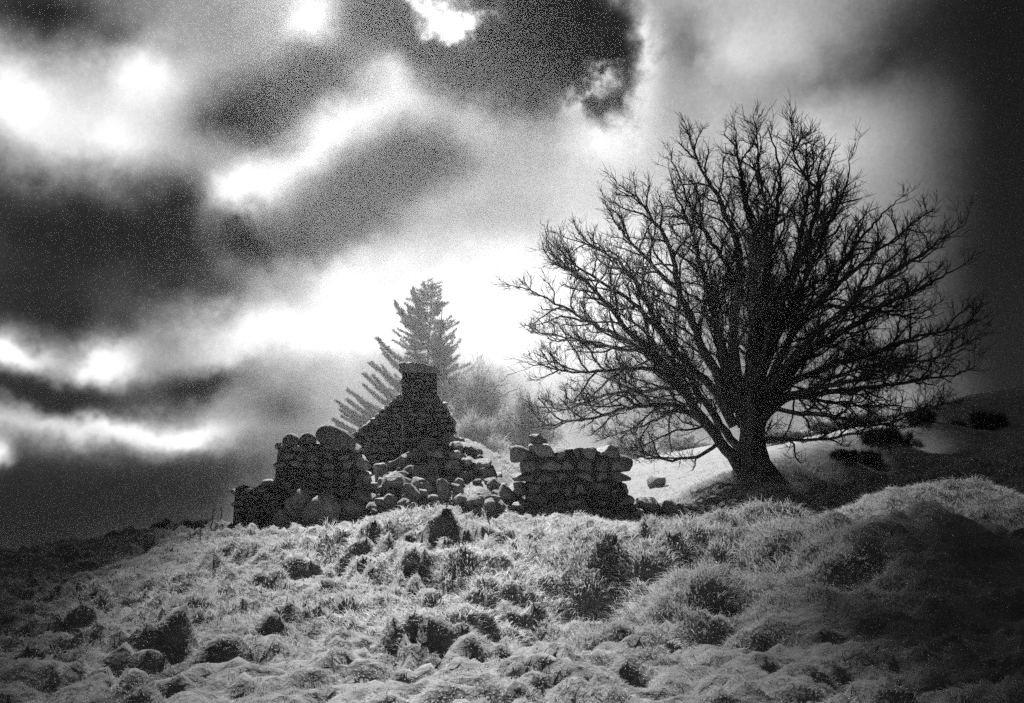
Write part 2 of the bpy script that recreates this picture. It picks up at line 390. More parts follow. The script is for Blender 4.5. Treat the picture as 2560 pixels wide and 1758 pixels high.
# ------------------------------------------------------------------ tubes and blades in bulk
def tubes(pts, rad, sides):
    """pts (n, k, 3), rad (n, k) -> open-ended tapered tubes"""
    n, k, _ = pts.shape
    t = np.gradient(pts, axis=1); t /= np.linalg.norm(t, axis=2, keepdims=True) + 1e-9
    ov = pts[:, -1] - pts[:, 0]; ov /= np.linalg.norm(ov, axis=1, keepdims=True) + 1e-9
    ref = np.where(np.abs(ov[:, 2:3]) < .8, np.array([[0, 0, 1.0]]), np.array([[1.0, 0, 0]]))
    u = ref[:, None, :] - (ref[:, None, :] * t).sum(2, keepdims=True) * t
    u /= np.linalg.norm(u, axis=2, keepdims=True) + 1e-9
    v = np.cross(t, u)
    a = np.arange(sides) * 2 * math.pi / sides
    ring = pts[:, :, None, :] + rad[:, :, None, None] * (np.cos(a)[None, None, :, None] * u[:, :, None, :] + np.sin(a)[None, None, :, None] * v[:, :, None, :])
    V = ring.reshape(-1, 3)
    b = (np.arange(n) * k * sides)[:, None, None] + (np.arange(k - 1) * sides)[None, :, None]
    s0 = np.arange(sides)[None, None, :]; s1 = (s0 + 1) % sides
    Q = np.stack([b + s0, b + s1, b + s1 + sides, b + s0 + sides], -1).reshape(-1, 4)
    return V, Q
def join(parts):
    Vs, Qs, o = [], [], 0
    for V, Q in parts:
        Vs.append(V); Qs.append(Q + o); o += len(V)
    return np.concatenate(Vs), np.concatenate(Qs)
def blades(root, tip_vec, width, bend):
    """three-triangle grass blades: root (n,3), tip_vec (n,3), width (n,), bend (n,3)"""
    n = len(root)
    side = np.cross(tip_vec, rng.normal(size=(n, 3))); side /= np.linalg.norm(side, axis=1, keepdims=True) + 1e-9
    side *= width[:, None] * .5
    mid = root + tip_vec * .55
    V = np.stack([root - side, root + side, mid - side * .8, mid + side * .8, root + tip_vec + bend], 1).reshape(-1, 3)
    b = (np.arange(n) * 5)[:, None]
    T = np.concatenate([b + [0, 1, 3], b + [0, 3, 2], b + [2, 3, 4]], 1).reshape(-1, 3)
    return V, T
def slivers(root, vec, width):
    n = len(root)
    side = np.cross(vec, rng.normal(size=(n, 3))); side /= np.linalg.norm(side, axis=1, keepdims=True) + 1e-9
    side *= np.asarray(width)[:, None] * .5
    V = np.stack([root - side, root + side, root + vec], 1).reshape(-1, 3)
    return V, np.arange(n * 3).reshape(-1, 3)


# ------------------------------------------------------------------ grass: hair on the tussocks
def make_grass(n):
    y = np.exp(rng.uniform(math.log(5.6), math.log(75), n))
    x = rng.uniform(-1, 1, n) * (0.60 * y + 1.5)
    keep = np.ones(n, bool)
    for (hx, hy, r) in HEAP:
        inside = ((x - hx) ** 2 + (y - hy) ** 2) < r * r
        keep &= ~(inside & (rng.random(n) < .72))
    x, y = x[keep], y[keep]
    e = .05 + y * .002
    st = np.sqrt(1 + ((gz(x + e, y) - gz(x - e, y)) / (2 * e)) ** 2 + ((gz(x, y + e) - gz(x, y - e)) / (2 * e)) ** 2)
    keep = rng.random(len(x)) < st / 1.9                     # as many blades per area on steep flanks as on the flat
    x, y, e = x[keep], y[keep], e[keep]; n = len(x)
    z = gz(x, y)
    gx_ = (gz(x + e, y) - gz(x - e, y)) / (2 * e); gy_ = (gz(x, y + e) - gz(x, y - e)) / (2 * e)
    lean = np.stack([-gx_, -gy_], 1); ln = np.linalg.norm(lean, axis=1, keepdims=True)
    lean = lean / (ln + .35)
    wind = np.stack([fbm(x * .7, y * .7, 71) - .5, fbm(x * .7 + 31, y * .7, 72) - .5], 1) * 1.4
    long_ = np.clip((fbm(x * .35, y * .35, 81) - .33) * 3.2, 0, 1)
    far = np.clip((y - 34) / 6, 0, 1)
    L = (.034 + .13 * long_ ** 1.3 * rng.random(n) + .03 * rng.random(n)) * (1 - .45 * far)
    L *= np.clip(y / 11, .85, 1.7)
    d = np.concatenate([lean * .85 + wind + rng.normal(0, .38, (n, 2)), np.full((n, 1), .75) + rng.random((n, 1)) * .4], 1)
    d /= np.linalg.norm(d, axis=1, keepdims=True)
    bend = np.concatenate([lean * .5 + wind * .5 + rng.normal(0, .15, (n, 2)), -np.full((n, 1), .35) - .3 * rng.random((n, 1))], 1) * L[:, None] * .6
    w = .0055 * np.clip(y / 9, .8, 7)
    root = np.stack([x, y, z - .02], 1)
    return blades(root, d * L[:, None], w, bend)
V_, T_ = make_grass(820000)
grass = link('grass', mesh_np('grass', V_, T_, 3, M['grass'])); grass['kind'] = 'stuff'
tag(grass, 'long bleached tussock grass covering the hummocky hillside', 'grass')
del grass['category']

# ------------------------------------------------------------------ stone shapes
def rock_mesh(name, seed, power, mat, noise_amp=.10, cuts=6):
    rr = random.Random(seed)
    bm = bmesh.new(); bmesh.ops.create_icosphere(bm, subdivisions=3, radius=1.0)
    planes = []
    for _ in range(cuts):
        nrm = Vector((rr.gauss(0, 1), rr.gauss(0, 1), rr.gauss(0, 1))).normalized(); planes.append((nrm, rr.uniform(.58, .92)))
    off = Vector((rr.uniform(0, 50), rr.uniform(0, 50), rr.uniform(0, 50)))
    from mathutils import noise as mn
    for v in bm.verts:
        p = v.co.normalized()
        r = (abs(p.x) ** power + abs(p.y) ** power + abs(p.z) ** power) ** (-1 / power)
        q = p * r
        q *= 1 + noise_amp * 1.6 * mn.noise(q * 1.3 + off) + noise_amp * .7 * mn.noise(q * 3.6 + off)
        for nrm, dd in planes:
            k = q.dot(nrm) - dd
            if k > 0: q -= nrm * k * .96
        v.co = q
    mx = [max(abs(v.co[i]) for v in bm.verts) for i in range(3)]
    for v in bm.verts:
        for i in range(3): v.co[i] /= mx[i]
    me = bpy.data.meshes.new(name); bm.to_mesh(me); bm.free()
    for p in me.polygons: p.use_smooth = True
    try: me.set_sharp_from_angle(angle=R(28))
    except Exception: pass
    me.materials.append(mat); return me
BOULDERS = [rock_mesh('boulder_shape', 100 + i, 2.8, M['stone'], .14, 13) for i in range(10)]
ROUND = [rock_mesh('round_boulder_shape', 200 + i, 2.1, M['stone_round'], .07, 1) for i in range(4)]
BLOCKS = [rock_mesh('wall_stone_shape', 300 + i, 3.6, M['stone_dark'], .09, 5) for i in range(10)]
BLOCKS_L = [rock_mesh('wall_stone_shape_pale', 340 + i, 3.4, M['stone'], .09, 5) for i in range(8)]

def stone(name, mesh, parent, loc, half, rot):
    o = bpy.data.objects.new(name, mesh); COL.objects.link(o)
    if parent: o.parent = parent
    o.location = loc; o.scale = half; o.rotation_euler = rot
    return o
def in_poly(x, y, poly):
    c = False; j = len(poly) - 1
    for i in range(len(poly)):
        (xi, yi), (xj, yj) = poly[i], poly[j]
        if (yi > y) != (yj > y) and x < (xj - xi) * (y - yi) / (yj - yi) + xi: c = not c
        j = i
    return c
def slab(name, poly, y0, y1, mat, parent):
    """extruded outline (x, z) between y0 and y1"""
    bm = bmesh.new()
    a = [bm.verts.new((x, y0, z)) for x, z in poly]; b = [bm.verts.new((x, y1, z)) for x, z in poly]
    n = len(poly)
    bm.faces.new(a); bm.faces.new(b[::-1])
    for i in range(n): bm.faces.new((a[i], b[i], b[(i + 1) % n], a[(i + 1) % n]))
    bmesh.ops.triangulate(bm, faces=[f for f in bm.faces if len(f.verts) > 4])
    bmesh.ops.recalc_face_normals(bm, faces=bm.faces)
    me = bpy.data.meshes.new(name); bm.to_mesh(me); bm.free(); me.materials.append(mat)
    return link(name, me, parent)
def masonry(root, outline, d, thick, sw, sh, meshes, seed, core='rubble_core', shrink=.90, rough=6, keep=1.0, core_parent=None, proud=1.0):
    """stones laid in rough courses inside an outline given as photograph positions at distance d"""
    rr = random.Random(seed)
    o = root.location
    W = [P(u, v, d) for u, v in outline]
    poly = [(p.x - o.x, p.z - o.z) for p in W]
    cx = sum(p[0] for p in poly) / len(poly); cz = sum(p[1] for p in poly) / len(poly)
    sp = [(cx + (x - cx) * shrink, cz + (z - cz) * shrink) for x, z in poly]
    yb = d - o.y
    c = slab(core, sp, yb + thick * .12, yb + thick * .88, M['mortar'], root)
    par = core_parent(c) if core_parent else root
    x0 = min(p[0] for p in poly); x1 = max(p[0] for p in poly); z0 = min(p[1] for p in poly); z1 = max(p[1] for p in poly)
    z = z0; cnt = 0
    while z < z1:
        h = rr.uniform(*sh)
        x = x0 - rr.uniform(0, sw[0])
        while x < x1:
            w = rr.uniform(*sw)
            mx, mz = x + w / 2, z + h / 2
            if in_poly(mx, mz, poly) and rr.random() < keep:
                hh = h * rr.uniform(.88, 1.18)
                tt = thick * rr.uniform(.96, 1.10) * proud
                stone('stone', rr.choice(meshes), par,
                      (mx, yb + thick / 2 + rr.uniform(-.04, .04), mz + rr.uniform(-.03, .03)),
                      (w * .535, tt / 2, hh * .54),
                      (R(rr.uniform(-3, 3)) + (math.pi if rr.random() < .5 else 0), R(rr.uniform(-rough, rough)), R(rr.uniform(-4, 4)) + (math.pi if rr.random() < .5 else 0)))
                cnt += 1
            x += w
        z += h
    return c

# ------------------------------------------------------------------ the ruin
def base_empty(name, u, d, zoff=0.0):
    p = P(u, 1300, d); return empty(name, (p.x, d, gz1(p.x, d) + zoff))
# low end wall
w = base_empty('ruined_wall', 620, 27.6)
masonry(w, [(572, 1352), (576, 1300), (582, 1218), (604, 1208), (612, 1220), (638, 1217), (652, 1206), (668, 1204), (678, 1214), (684, 1352)], 27.6, .65, (.22, .42), (.14, .24), BLOCKS, 1)
tag(w, 'low broken end wall of dark stone stepping down to the open slope', 'wall', 'standing walls of the ruin')
# tall wall with boulders on its head
w = base_empty('ruined_wall', 780, 28.3)
masonry(w, [(664, 1352), (672, 1230), (684, 1116), (700, 1106), (722, 1104), (800, 1108), (850, 1100), (896, 1114), (902, 1180), (880, 1352)], 28.3, .7, (.28, .55), (.18, .30), BLOCKS, 2)
tag(w, 'tall dark stone wall with rounded boulders resting along its top', 'wall', 'standing walls of the ruin')
# dark remnant behind the heap
w = base_empty('ruined_wall', 1190, 28.9)
masonry(w, [(1075, 1290), (1080, 1140), (1110, 1126), (1150, 1148), (1196, 1160), (1238, 1160), (1246, 1190), (1270, 1230), (1280, 1290)], 28.9, .7, (.3, .6), (.2, .36), BLOCKS, 3)
tag(w, 'dark low wall remnant between the rubble heap and the round-stoned wall', 'wall', 'standing walls of the ruin')
# right-hand wall of big round stones
w = base_empty('ruined_wall', 1440, 27.2)
masonry(w, [(1278, 1300), (1284, 1210), (1282, 1140), (1296, 1124), (1330, 1120), (1366, 1124), (1388, 1130), (1410, 1112), (1450, 1106), (1490, 1110), (1530, 1126), (1560, 1144), (1578, 1170), (1572, 1210), (1580, 1236), (1608, 1262), (1630, 1300)],
        27.2, .8, (.34, .74), (.24, .42), BLOCKS + BLOCKS_L, 4, rough=9, shrink=.80)
tag(w, 'thick wall stump of big lichened round stones beside the bare tree', 'wall', 'standing walls of the ruin')
# gable with chimney
GD = 32.0
g = base_empty('cottage_gable', 1010, GD, -.2)
masonry(g, [(872, 1230), (874, 1104), (884, 1088), (940, 1040), (1000, 988), (1092, 988), (1112, 1022), (1138, 1060), (1142, 1100), (1146, 1230)], GD, .7, (.22, .46), (.13, .22), BLOCKS, 5, rough=3, shrink=.965)
def mk_chim(c): c.name = 'chimney'; return c
ch = masonry(g, [(1003, 1004), (1003, 928), (1040, 926), (1090, 930), (1091, 1004)], GD - .04, .78, (.2, .4), (.12, .19), BLOCKS, 6, core='chimney', rough=3, shrink=.96, core_parent=lambda c: c)
ps = [P(u, v, GD) for u, v in [(998, 930), (1002, 914), (1030, 909), (1062, 912), (1095, 920), (1095, 933)]]
slab('cap_stone', [(p.x - g.location.x, p.z - g.location.z) for p in ps], -.12, .82, M['stone_dark'], ch)
for k in range(7):                                   # crumbled stones on the cap
    p = P(1006 + k * 13.5 + random.uniform(-3, 3), 911 + k * 1.4 + random.uniform(-3, 2), GD)
    stone('stone', random.choice(BLOCKS), ch, (p.x - g.location.x, random.uniform(.05, .5), p.z - g.location.z), (random.uniform(.1, .17), .2, random.uniform(.06, .1)), (0, R(random.uniform(-10, 10)), 0))
# raking coping stones on both slopes of the gable
for (ua, va, ub, vb, n) in ((882, 1090, 1002, 986, 11), (1092, 990, 1138, 1060, 6)):
    for k in range(n):
        t = (k + .5) / n
        p = P(ua + (ub - ua) * t, va + (vb - va) * t, GD)
        a, b = P(ua, va, GD), P(ub, vb, GD); ang = math.atan2(b.z - a.z, b.x - a.x)
        ln = (b - a).length / n
        stone('coping_stone', random.choice(BLOCKS), g, (p.x - g.location.x, .35, p.z - g.location.z), (ln * .56, .40, random.uniform(.06, .085)), (0, -ang + R(random.uniform(-4, 4)), 0))
tag(g, 'dark stone cottage gable end carrying a square chimney', 'gable wall')

# boulders lying on the wall heads
def top_boulder(u, v, wpx, hpx, d, depth, tilt, label, meshes=ROUND, name='boulder', seed=0, group=None):
    p = P(u, v, d); k = d / F
    o = stone(name, meshes[seed % len(meshes)], None, (p.x, d + .35, p.z), (wpx * k / 2, depth / 2, hpx * k / 2), (0, R(tilt), R(seed * 37 % 50 - 25)))
    tag(o, label, 'boulder', group); return o
top_boulder(835, 1098, 108, 64, 28.3, .85, 28, 'big egg-shaped boulder tilted on the wall beside the gable', seed=1)
top_boulder(763, 1104, 46, 50, 28.3, .55, 4, 'smooth round boulder on the wall top next to the egg-shaped one', seed=2)
top_boulder(722, 1106, 46, 52, 28.3, .55, -8, 'blunt round boulder near the outer end of the tall wall top', seed=3)
top_boulder(693, 1114, 26, 20, 28.3, .4, 15, 'small wedge of stone at the outer corner of the tall wall', meshes=BLOCKS, seed=4)
top_boulder(1345, 1108, 50, 52, 27.3, .6, -6, 'pointed boulder standing up on the thick wall stump', meshes=BOULDERS, seed=2)
top_boulder(1300, 1134, 58, 46, 27.2, .6, -4, 'pale mottled block at the left corner of the thick wall stump', meshes=BLOCKS_L, seed=1)
top_boulder(1560, 1158, 60, 44, 27.2, .6, 14, 'dark rounded stone jutting from the shoulder of the thick wall stump', seed=0)

# fallen stones: u, v(bottom), width px, height px, tilt
FALLEN = [
    (1020, 1272, 62, 44, 8), (985, 1256, 76, 70, -14), (1050, 1250, 62, 40, 12), (1012, 1236, 30, 36, 0), (1075, 1232, 54, 40, 10), (1060, 1205, 66, 42, -12),
    (1110, 1282, 50, 66, -4), (1150, 1288, 40, 28, 4), (1182, 1288, 52, 38, -10), (1230, 1284, 46, 26, 0), (1262, 1268, 46, 42, 6), (1300, 1290, 60, 34, 0),
    (1340, 1290, 50, 26, 4), (960, 1282, 66, 30, 0), (930, 1240, 44, 34, 20), (950, 1204, 44, 44, 10), (905, 1270, 64, 40, -10), (870, 1296, 84, 44, 6),
    (800, 1318, 96, 78, 8), (745, 1322, 84, 84, -18), (700, 1330, 60, 50, 10), (838, 1250, 60, 44, -16), (890, 1228, 54, 40, -28), (815, 1280, 66, 50, 14),
    (1000, 1176, 52, 34, -22), (1035, 1160, 58, 34, -14), (1075, 1150, 60, 40, 4), (1065, 1124, 60, 30, -6), (1120, 1120, 50, 34, 12), (1020, 1138, 50, 26, -20),
    (1105, 1165, 50, 40, 0), (1140, 1142, 48, 40, 10), (980, 1156, 40, 26, -30), (945, 1176, 46, 30, -34), (912, 1200, 48, 34, -34), (880, 1188, 60, 40, 24),
    (860, 1214, 64, 44, 10), (1130, 1200, 46, 40, 0), (1040, 1190, 40, 26, 0), (1003, 1206, 36, 26, 10), (930, 1290, 40, 24, 0), (1080, 1276, 36, 24, 0),
    (1140, 1262, 44, 36, 10), (1100, 1240, 40, 30, 0), (870, 1160, 54, 44, 30), (840, 1180, 50, 46, 10), (905, 1166, 34, 22, -36),
]
HEAPL = {'foot': ('fallen stone at the grassy foot of the rubble heap', 'stones along the foot of the heap'), 'wall': ('fallen stone leaning at the base of the tall wall', 'stones fallen from the tall wall'),
         'top': ('fallen stone high on the rubble heap against the gable', 'stones at the top of the heap'), 'mid': ('large fallen stone on the middle of the rubble heap', 'large stones on the heap')}
FL = {'foot': 'fallen stone lying in the grass at the foot of the thick wall stump'}
k = 0
for (u, v, wp, hp, tl) in FALLEN:
    x, y, z = hit(u, v - hp * .18); z = gz1(x, y)
    s_ = y / F
    o = stone('boulder', BOULDERS[k % 10], None, (x, y + wp * s_ * .3, z + hp * s_ * .34), (wp * s_ * .52, wp * s_ * random.uniform(.42, .6), hp * s_ * .56), (R(random.uniform(-8, 8)), R(tl), R(random.uniform(-30, 30))))
    grp = 'foot' if v > 1255 and u > 900 else ('wall' if u < 905 else ('top' if v < 1180 else 'mid'))
    tag(o, HEAPL[grp][0], 'boulder', HEAPL[grp][1]); k += 1
# smaller rubble between the big stones
tri = 0
while tri < 110:
    u = random.uniform(790, 1285); v = random.uniform(1110, 1300)
    lim = np.interp(u, [790, 880, 960, 1040, 1100, 1180, 1290], [1250, 1165, 1150, 1125, 1100, 1120, 1230])
    low = np.interp(u, [790, 900, 1290], [1322, 1295, 1286])
    if v < lim or v > low: continue
    x, y, z = hit(u, v); z = gz1(x, y); s_ = y / F; wp = random.uniform(16, 40); hp = wp * random.uniform(.5, .9)
    o = stone('boulder', random.choice(BOULDERS), None, (x, y, z + hp * s_ * .25), (wp * s_ * .5, wp * s_ * .5, hp * s_ * .5), (R(random.uniform(-20, 20)), R(random.uniform(-30, 30)), R(random.uniform(0, 360))))
    tag(o, 'small rubble stone wedged between the bigger stones of the heap', 'boulder', 'small rubble of the heap'); tri += 1
for (u, v, wp, hp, tl) in [(1600, 1280, 90, 60, 12), (1660, 1292, 70, 46, 10), (1690, 1272, 46, 34, 20), (1620, 1240, 44, 34, 0), (1560, 1292, 70, 44, 0), (1500, 1290, 60, 34, 0), (1450, 1296, 54, 30, 6), (1400, 1292, 44, 34, -8), (1520, 1262, 60, 50, 0), (1724, 1290, 60, 30, 5), (1640, 1262, 30, 26, 0)]:
    x, y, z = hit(u, v - 6, 24); y = min(y, 28.0); z = gz1(x, y); s_ = y / F
    o = stone('boulder', (ROUND + BOULDERS)[k % 14], None, (x, y, z + hp * s_ * .3), (wp * s_ * .5, wp * s_ * .45, hp * s_ * .55), (R(random.uniform(-8, 8)), R(tl), R(random.uniform(-30, 30))))
    tag(o, FL['foot'], 'boulder', 'fallen stones by the thick wall stump'); k += 1
def lone(u, v, wp, hp, tl, label, name='boulder', meshes=BOULDERS, seed=0, d0=6.0):
    x, y, z = hit(u, v, d0); z = gz1(x, y); s_ = y / F
    o = stone(name, meshes[seed % len(meshes)], None, (x, y, z + hp * s_ * .4), (wp * s_ * .5, wp * s_ * .4, hp * s_ * .55), (0, R(tl), R(seed * 20)))
    tag(o, label, 'boulder')
lone(372, 1392, 40, 62, 24, 'lone pointed stone leaning on the open slope away from the ruin', seed=3)
lone(1800, 1372, 62, 26, 0, 'dark low boulder sunk in the hollow before the bare tree', meshes=ROUND, seed=1)
lone(1640, 1222, 60, 32, 0, 'low rock on the bright slope behind the thick wall stump', seed=5, d0=34)
lone(1775, 1278, 70, 36, 0, 'flat pale rock beside the root mound of the bare tree', seed=6)
lone(860, 1352, 70, 44, 6, 'mossy hump of stone in the grass below the tall wall', seed=7)
# leaning timber at the foot of the low wall
x, y, z = hit(655, 1332); a = Vector((x, 27.3, gz1(x, 27.3) - .1)); b = a + Vector((.36, .1, .62))
Vt, Qt = tubes(np.array([[a, a.lerp(b, .5), b]]), np.array([[.045, .04, .012]]), 6)
tag(link('timber', mesh_np('timber', Vt, Qt, 4, M['stalk'], True)), 'splintered timber propped at the foot of the low end wall', 'timber')
# thin pale sapling before the gable
a = P(1003, 1128, 31.2); b = P(1008, 1022, 31.2); a.z -= .15
Vt, Qt = tubes(np.array([[a, a.lerp(b, .4) + Vector((.02, 0, 0)), a.lerp(b, .75) + Vector((-.015, 0, 0)), b]]), np.array([[.016, .014, .011, .006]]), 5)
tag(link('sapling', mesh_np('sapling', Vt, Qt, 4, M['pale_wood'], True)), 'thin pale leafless sapling standing before the gable', 'sapling')

# ------------------------------------------------------------------ dead stalks in the grass
def stalk(u, v, hpx, label, lean=0.0, d0=6.0, twigs=5, group=None):
    x, y, z = hit(u, v, d0); z = gz1(x, y) - .03; s_ = y / F; H = hpx * s_
    rr = random.Random(int(u)); n = 6
    pts = [Vector((x + lean * H * t / n + rr.gauss(0, .01) * (t > 0), y + rr.gauss(0, .01), z + H * t / n)) for t in range(n + 1)]
    parts = [tubes(np.array([pts]), np.linspace(.012, .005, n + 1)[None] * max(1, y / 16), 4)]
    for k_ in range(twigs):
        p = pts[rr.randint(2, n)]; q = p + Vector((rr.choice((-1, 1)) * rr.uniform(.08, .22) * H, rr.uniform(-.1, .1) * H, rr.uniform(.02, .22) * H))
        parts.append(tubes(np.array([[p, p.lerp(q, .5) + Vector((0, 0, .02)), q]]), np.array([[.006, .005, .003]]) * max(1, y / 16), 3))
    Vt, Qt = join(parts)
    tag(link('dead_stalk', mesh_np('dead_stalk', Vt, Qt, 4, M['stalk'])), label, 'weed', group)
for (u, v, h_, l_) in [(500, 1378, 70, .0), (526, 1350, 66, .05), (553, 1335, 56, -.05), (470, 1392, 60, .05), (486, 1396, 36, -.3), (360, 1418, 46, .4)]:
    stalk(u, v, h_, 'dry weed stalk rising from the slope beside the low end wall', l_, twigs=4, group='dry stalks by the low end wall')
for (u, v, h_, l_) in [(1573, 1392, 62, 0), (1727, 1414, 66, -.08), (1590, 1420, 34, .3), (1462, 1402, 30, 0), (1226, 1330, 60, -.3)]:
    stalk(u, v, h_, 'dry weed stalk in the bright grass below the thick wall stump', l_, twigs=3, group='dry stalks in the bright grass')
for (u, v, h_, l_) in [(2000, 1385, 44, .1), (2030, 1395, 36, .6), (2015, 1372, 40, -.3), (2055, 1368, 26, .3)]:
    stalk(u, v, h_, 'dry weed stalk in the hollow below the tree mound', l_, twigs=5, group='dry stalks below the tree mound')

# ------------------------------------------------------------------ the bare tree
TD = 34.6
def R3(x, y): return 1250 + x / 1.565, 280 + y / 1.565
def resample(pts, step, jit):
    pts = [Vector(p) for p in pts]
    out = []
    n = len(pts)
    for i in range(n - 1):
        p0 = pts[max(i - 1, 0)]; p1 = pts[i]; p2 = pts[i + 1]; p3 = pts[min(i + 2, n - 1)]
        m = max(2, int((p2 - p1).length / step))
        for k in range(m):
            t = k / m
            out.append(.5 * ((2 * p1) + (p2 - p0) * t + (2 * p0 - 5 * p1 + 4 * p2 - p3) * t * t + (3 * p1 - p0 - 3 * p2 + p3) * t ** 3))
    out.append(pts[-1])
    A = np.array(out)
    A[2:] += np.cumsum(rng.normal(0, jit, (len(A) - 2, 3)), 0) * .5 + rng.normal(0, jit, (len(A) - 2, 3))
    return A
env_pts = [(20, 690), (150, 480), (270, 400), (400, 310), (520, 215), (640, 140), (740, 70), (900, 20), (1060, 35), (1160, 35), (1250, 130), (1380, 130), (1470, 190), (1560, 320), (1660, 400), (1740, 500), (1840, 570), (1800, 700), (1880, 800),
           (1790, 900), (1880, 980), (1800, 1120), (1600, 1230), (1300, 1290), (980, 1290), (650, 1380), (480, 1380), (300, 1270), (50, 1250), (40, 1100), (110, 980), (30, 860)]
EC = (960, 1040)
env_t = []; 
for (ex, ey) in env_pts: env_t.append((math.atan2(EC[1] - ey, ex - EC[0]), math.hypot(ex - EC[0], ey - EC[1])))
env_t.sort()
env_a = np.array([e[0] for e in env_t]); env_r = np.array([e[1] for e in env_t])
env_a = np.concatenate([env_a - 2 * math.pi, env_a, env_a + 2 * math.pi]); env_r = np.tile(env_r, 3)
PXM = F / TD * 1.565                                   # traced units per metre
TC = P(*R3(*EC), TD)
def env_k(p):
    """1 at the crown surface"""
    dx = (p[0] - TC.x); dz = (p[2] - TC.z); dy = (p[1] - TD)
    r = math.hypot(dx, dz) * PXM; a = math.atan2(dz, dx)
    return math.sqrt((r / np.interp(a, env_a, env_r)) ** 2 + (dy / 7.2) ** 2)
LIMBS = [  # traced polyline, start radius, depth at the tip
    ([(945, 1400), (905, 1345), (860, 1290), (810, 1225), (755, 1145), (700, 1065), (640, 990), (560, 925), (480, 850), (410, 760), (340, 690), (270, 640), (190, 560)], .27, -1.5),
    ([(915, 1230), (850, 1110), (780, 1030), (710, 960), (650, 890), (600, 800), (545, 690), (490, 610), (430, 560), (340, 520), (240, 480)], .22, 1.5),
    ([(905, 1180), (850, 1040), (790, 920), (745, 800), (700, 700), (680, 600), (655, 500), (600, 420), (530, 330), (450, 280)], .24, -2.0),
    ([(920, 1150), (880, 980), (850, 850), (825, 740), (795, 640), (770, 540), (735, 440), (690, 340), (660, 240)], .22, 2.5),
    ([(940, 1150), (918, 950), (920, 800), (940, 680), (930, 560), (895, 440), (840, 330), (780, 220), (735, 100)], .30, -1.0),
    ([(960, 1150), (985, 960), (990, 800), (985, 640), (1000, 500), (965, 380), (940, 240), (915, 50)], .31, .6),
    ([(975, 1150), (1005, 950), (1025, 780), (1045, 630), (1065, 500), (1090, 380), (1100, 240), (1060, 60)], .24, 2.0),
    ([(985, 1140), (1035, 940), (1090, 770), (1140, 660), (1190, 560), (1230, 430), (1250, 330), (1170, 200), (1150, 60)], .20, -2.0),
    ([(985, 1150), (1050, 960), (1110, 820), (1170, 690), (1230, 560), (1290, 430), (1350, 300), (1375, 160)], .20, 1.0),
    ([(1000, 1170), (1080, 1000), (1150, 870), (1230, 770), (1310, 690), (1400, 610), (1480, 540), (1560, 490), (1650, 410)], .22, -1.5),
    ([(1000, 1210), (1070, 1090), (1160, 990), (1280, 890), (1400, 820), (1520, 740), (1640, 680), (1750, 620), (1830, 570)], .23, 1.5),
    ([(1010, 1200), (1090, 1090), (1200, 1030), (1330, 980), (1450, 950), (1570, 900), (1680, 870), (1780, 850), (1870, 805)], .20, -1.0),
    ([(1015, 1220), (1110, 1130), (1250, 1095), (1400, 1080), (1550, 1060), (1680, 1040), (1780, 1030), (1870, 985)], .17, 1.0),
    ([(990, 1290), (1060, 1275), (1200, 1282), (1300, 1275), (1420, 1255), (1550, 1240), (1640, 1215)], .09, -1.5),
    ([(1010, 1210), (1080, 1165), (1170, 1180), (1270, 1190), (1380, 1215), (1480, 1225), (1600, 1190), (1750, 1140)], .11, -2.0),
    ([(850, 1280), (770, 1200), (690, 1155), (600, 1150), (500, 1160), (400, 1190), (250, 1220), (90, 1240)], .13, -1.5),
    ([(720, 1090), (610, 1015), (480, 1005), (350, 1020), (230, 1010), (110, 985)], .11, -2.0),
    ([(620, 970), (500, 900), (390, 855), (280, 790), (180, 740), (40, 690)], .11, 1.0),
    ([(850, 1300), (800, 1335), (740, 1355), (670, 1365), (600, 1350), (520, 1325)], .08, -1.5),
    ([(640, 880), (540, 760), (440, 690), (360, 640), (280, 590), (180, 500)], .10, -2.5),
    ([(700, 700), (600, 600), (520, 520), (450, 440), (390, 330)], .10, 2.0),
    ([(780, 1060), (660, 1080), (540, 1090), (420, 1110), (300, 1150), (170, 1180)], .10, 2.0),
    ([(830, 1130), (720, 1150), (600, 1210), (480, 1260), (380, 1290)], .08, 2.5),
    ([(560, 930), (440, 920), (330, 900), (230, 880), (110, 860)], .09, 2.5),
    ([(1230, 770), (1330, 760), (1440, 770), (1560, 800), (1650, 790), (1740, 740)], .09, 2.5),
    ([(1200, 1030), (1300, 1040), (1420, 1000), (1550, 990), (1660, 960), (1760, 900)], .09, 3.0),
    ([(1100, 1110), (1180, 1120), (1300, 1140), (1420, 1150), (1530, 1150), (1620, 1170)], .08, 2.5),
    ([(1140, 660), (1160, 540), (1180, 420), (1200, 300), (1190, 170), (1200, 110)], .10, -2.5),
    ([(940, 680), (860, 560), (800, 470), (740, 380), (690, 250), (640, 150)], .11, 2.5),
    ([(990, 640), (1040, 520), (1040, 400), (1010, 280), (990, 160), (985, 60)], .11, -2.0),
    ([(1290, 690), (1350, 580), (1420, 480), (1490, 400), (1560, 340)], .10, 2.5),
]
tree = empty('bare_tree', (P(1890, 1200, TD).x, TD, gz1(P(1890, 1200, TD).x, TD) - .1))
tag(tree, 'large bare broad-crowned tree with a short thick trunk on the bank', 'tree')
TO = np.array(tree.location)
limb_lines = []
for (pl, r0, tip) in LIMBS:
    n = len(pl); pp = []
    start_dy = 0.0 if r0 > .125 else tip * .25
    for i, (a, b) in enumerate(pl):
        t = i / (n - 1)
        pp.append(P(*R3(a, b), TD + start_dy + (tip * 1.6 - start_dy) * t ** 1.2))
    limb_lines.append((resample(pp, .28, .026), r0))
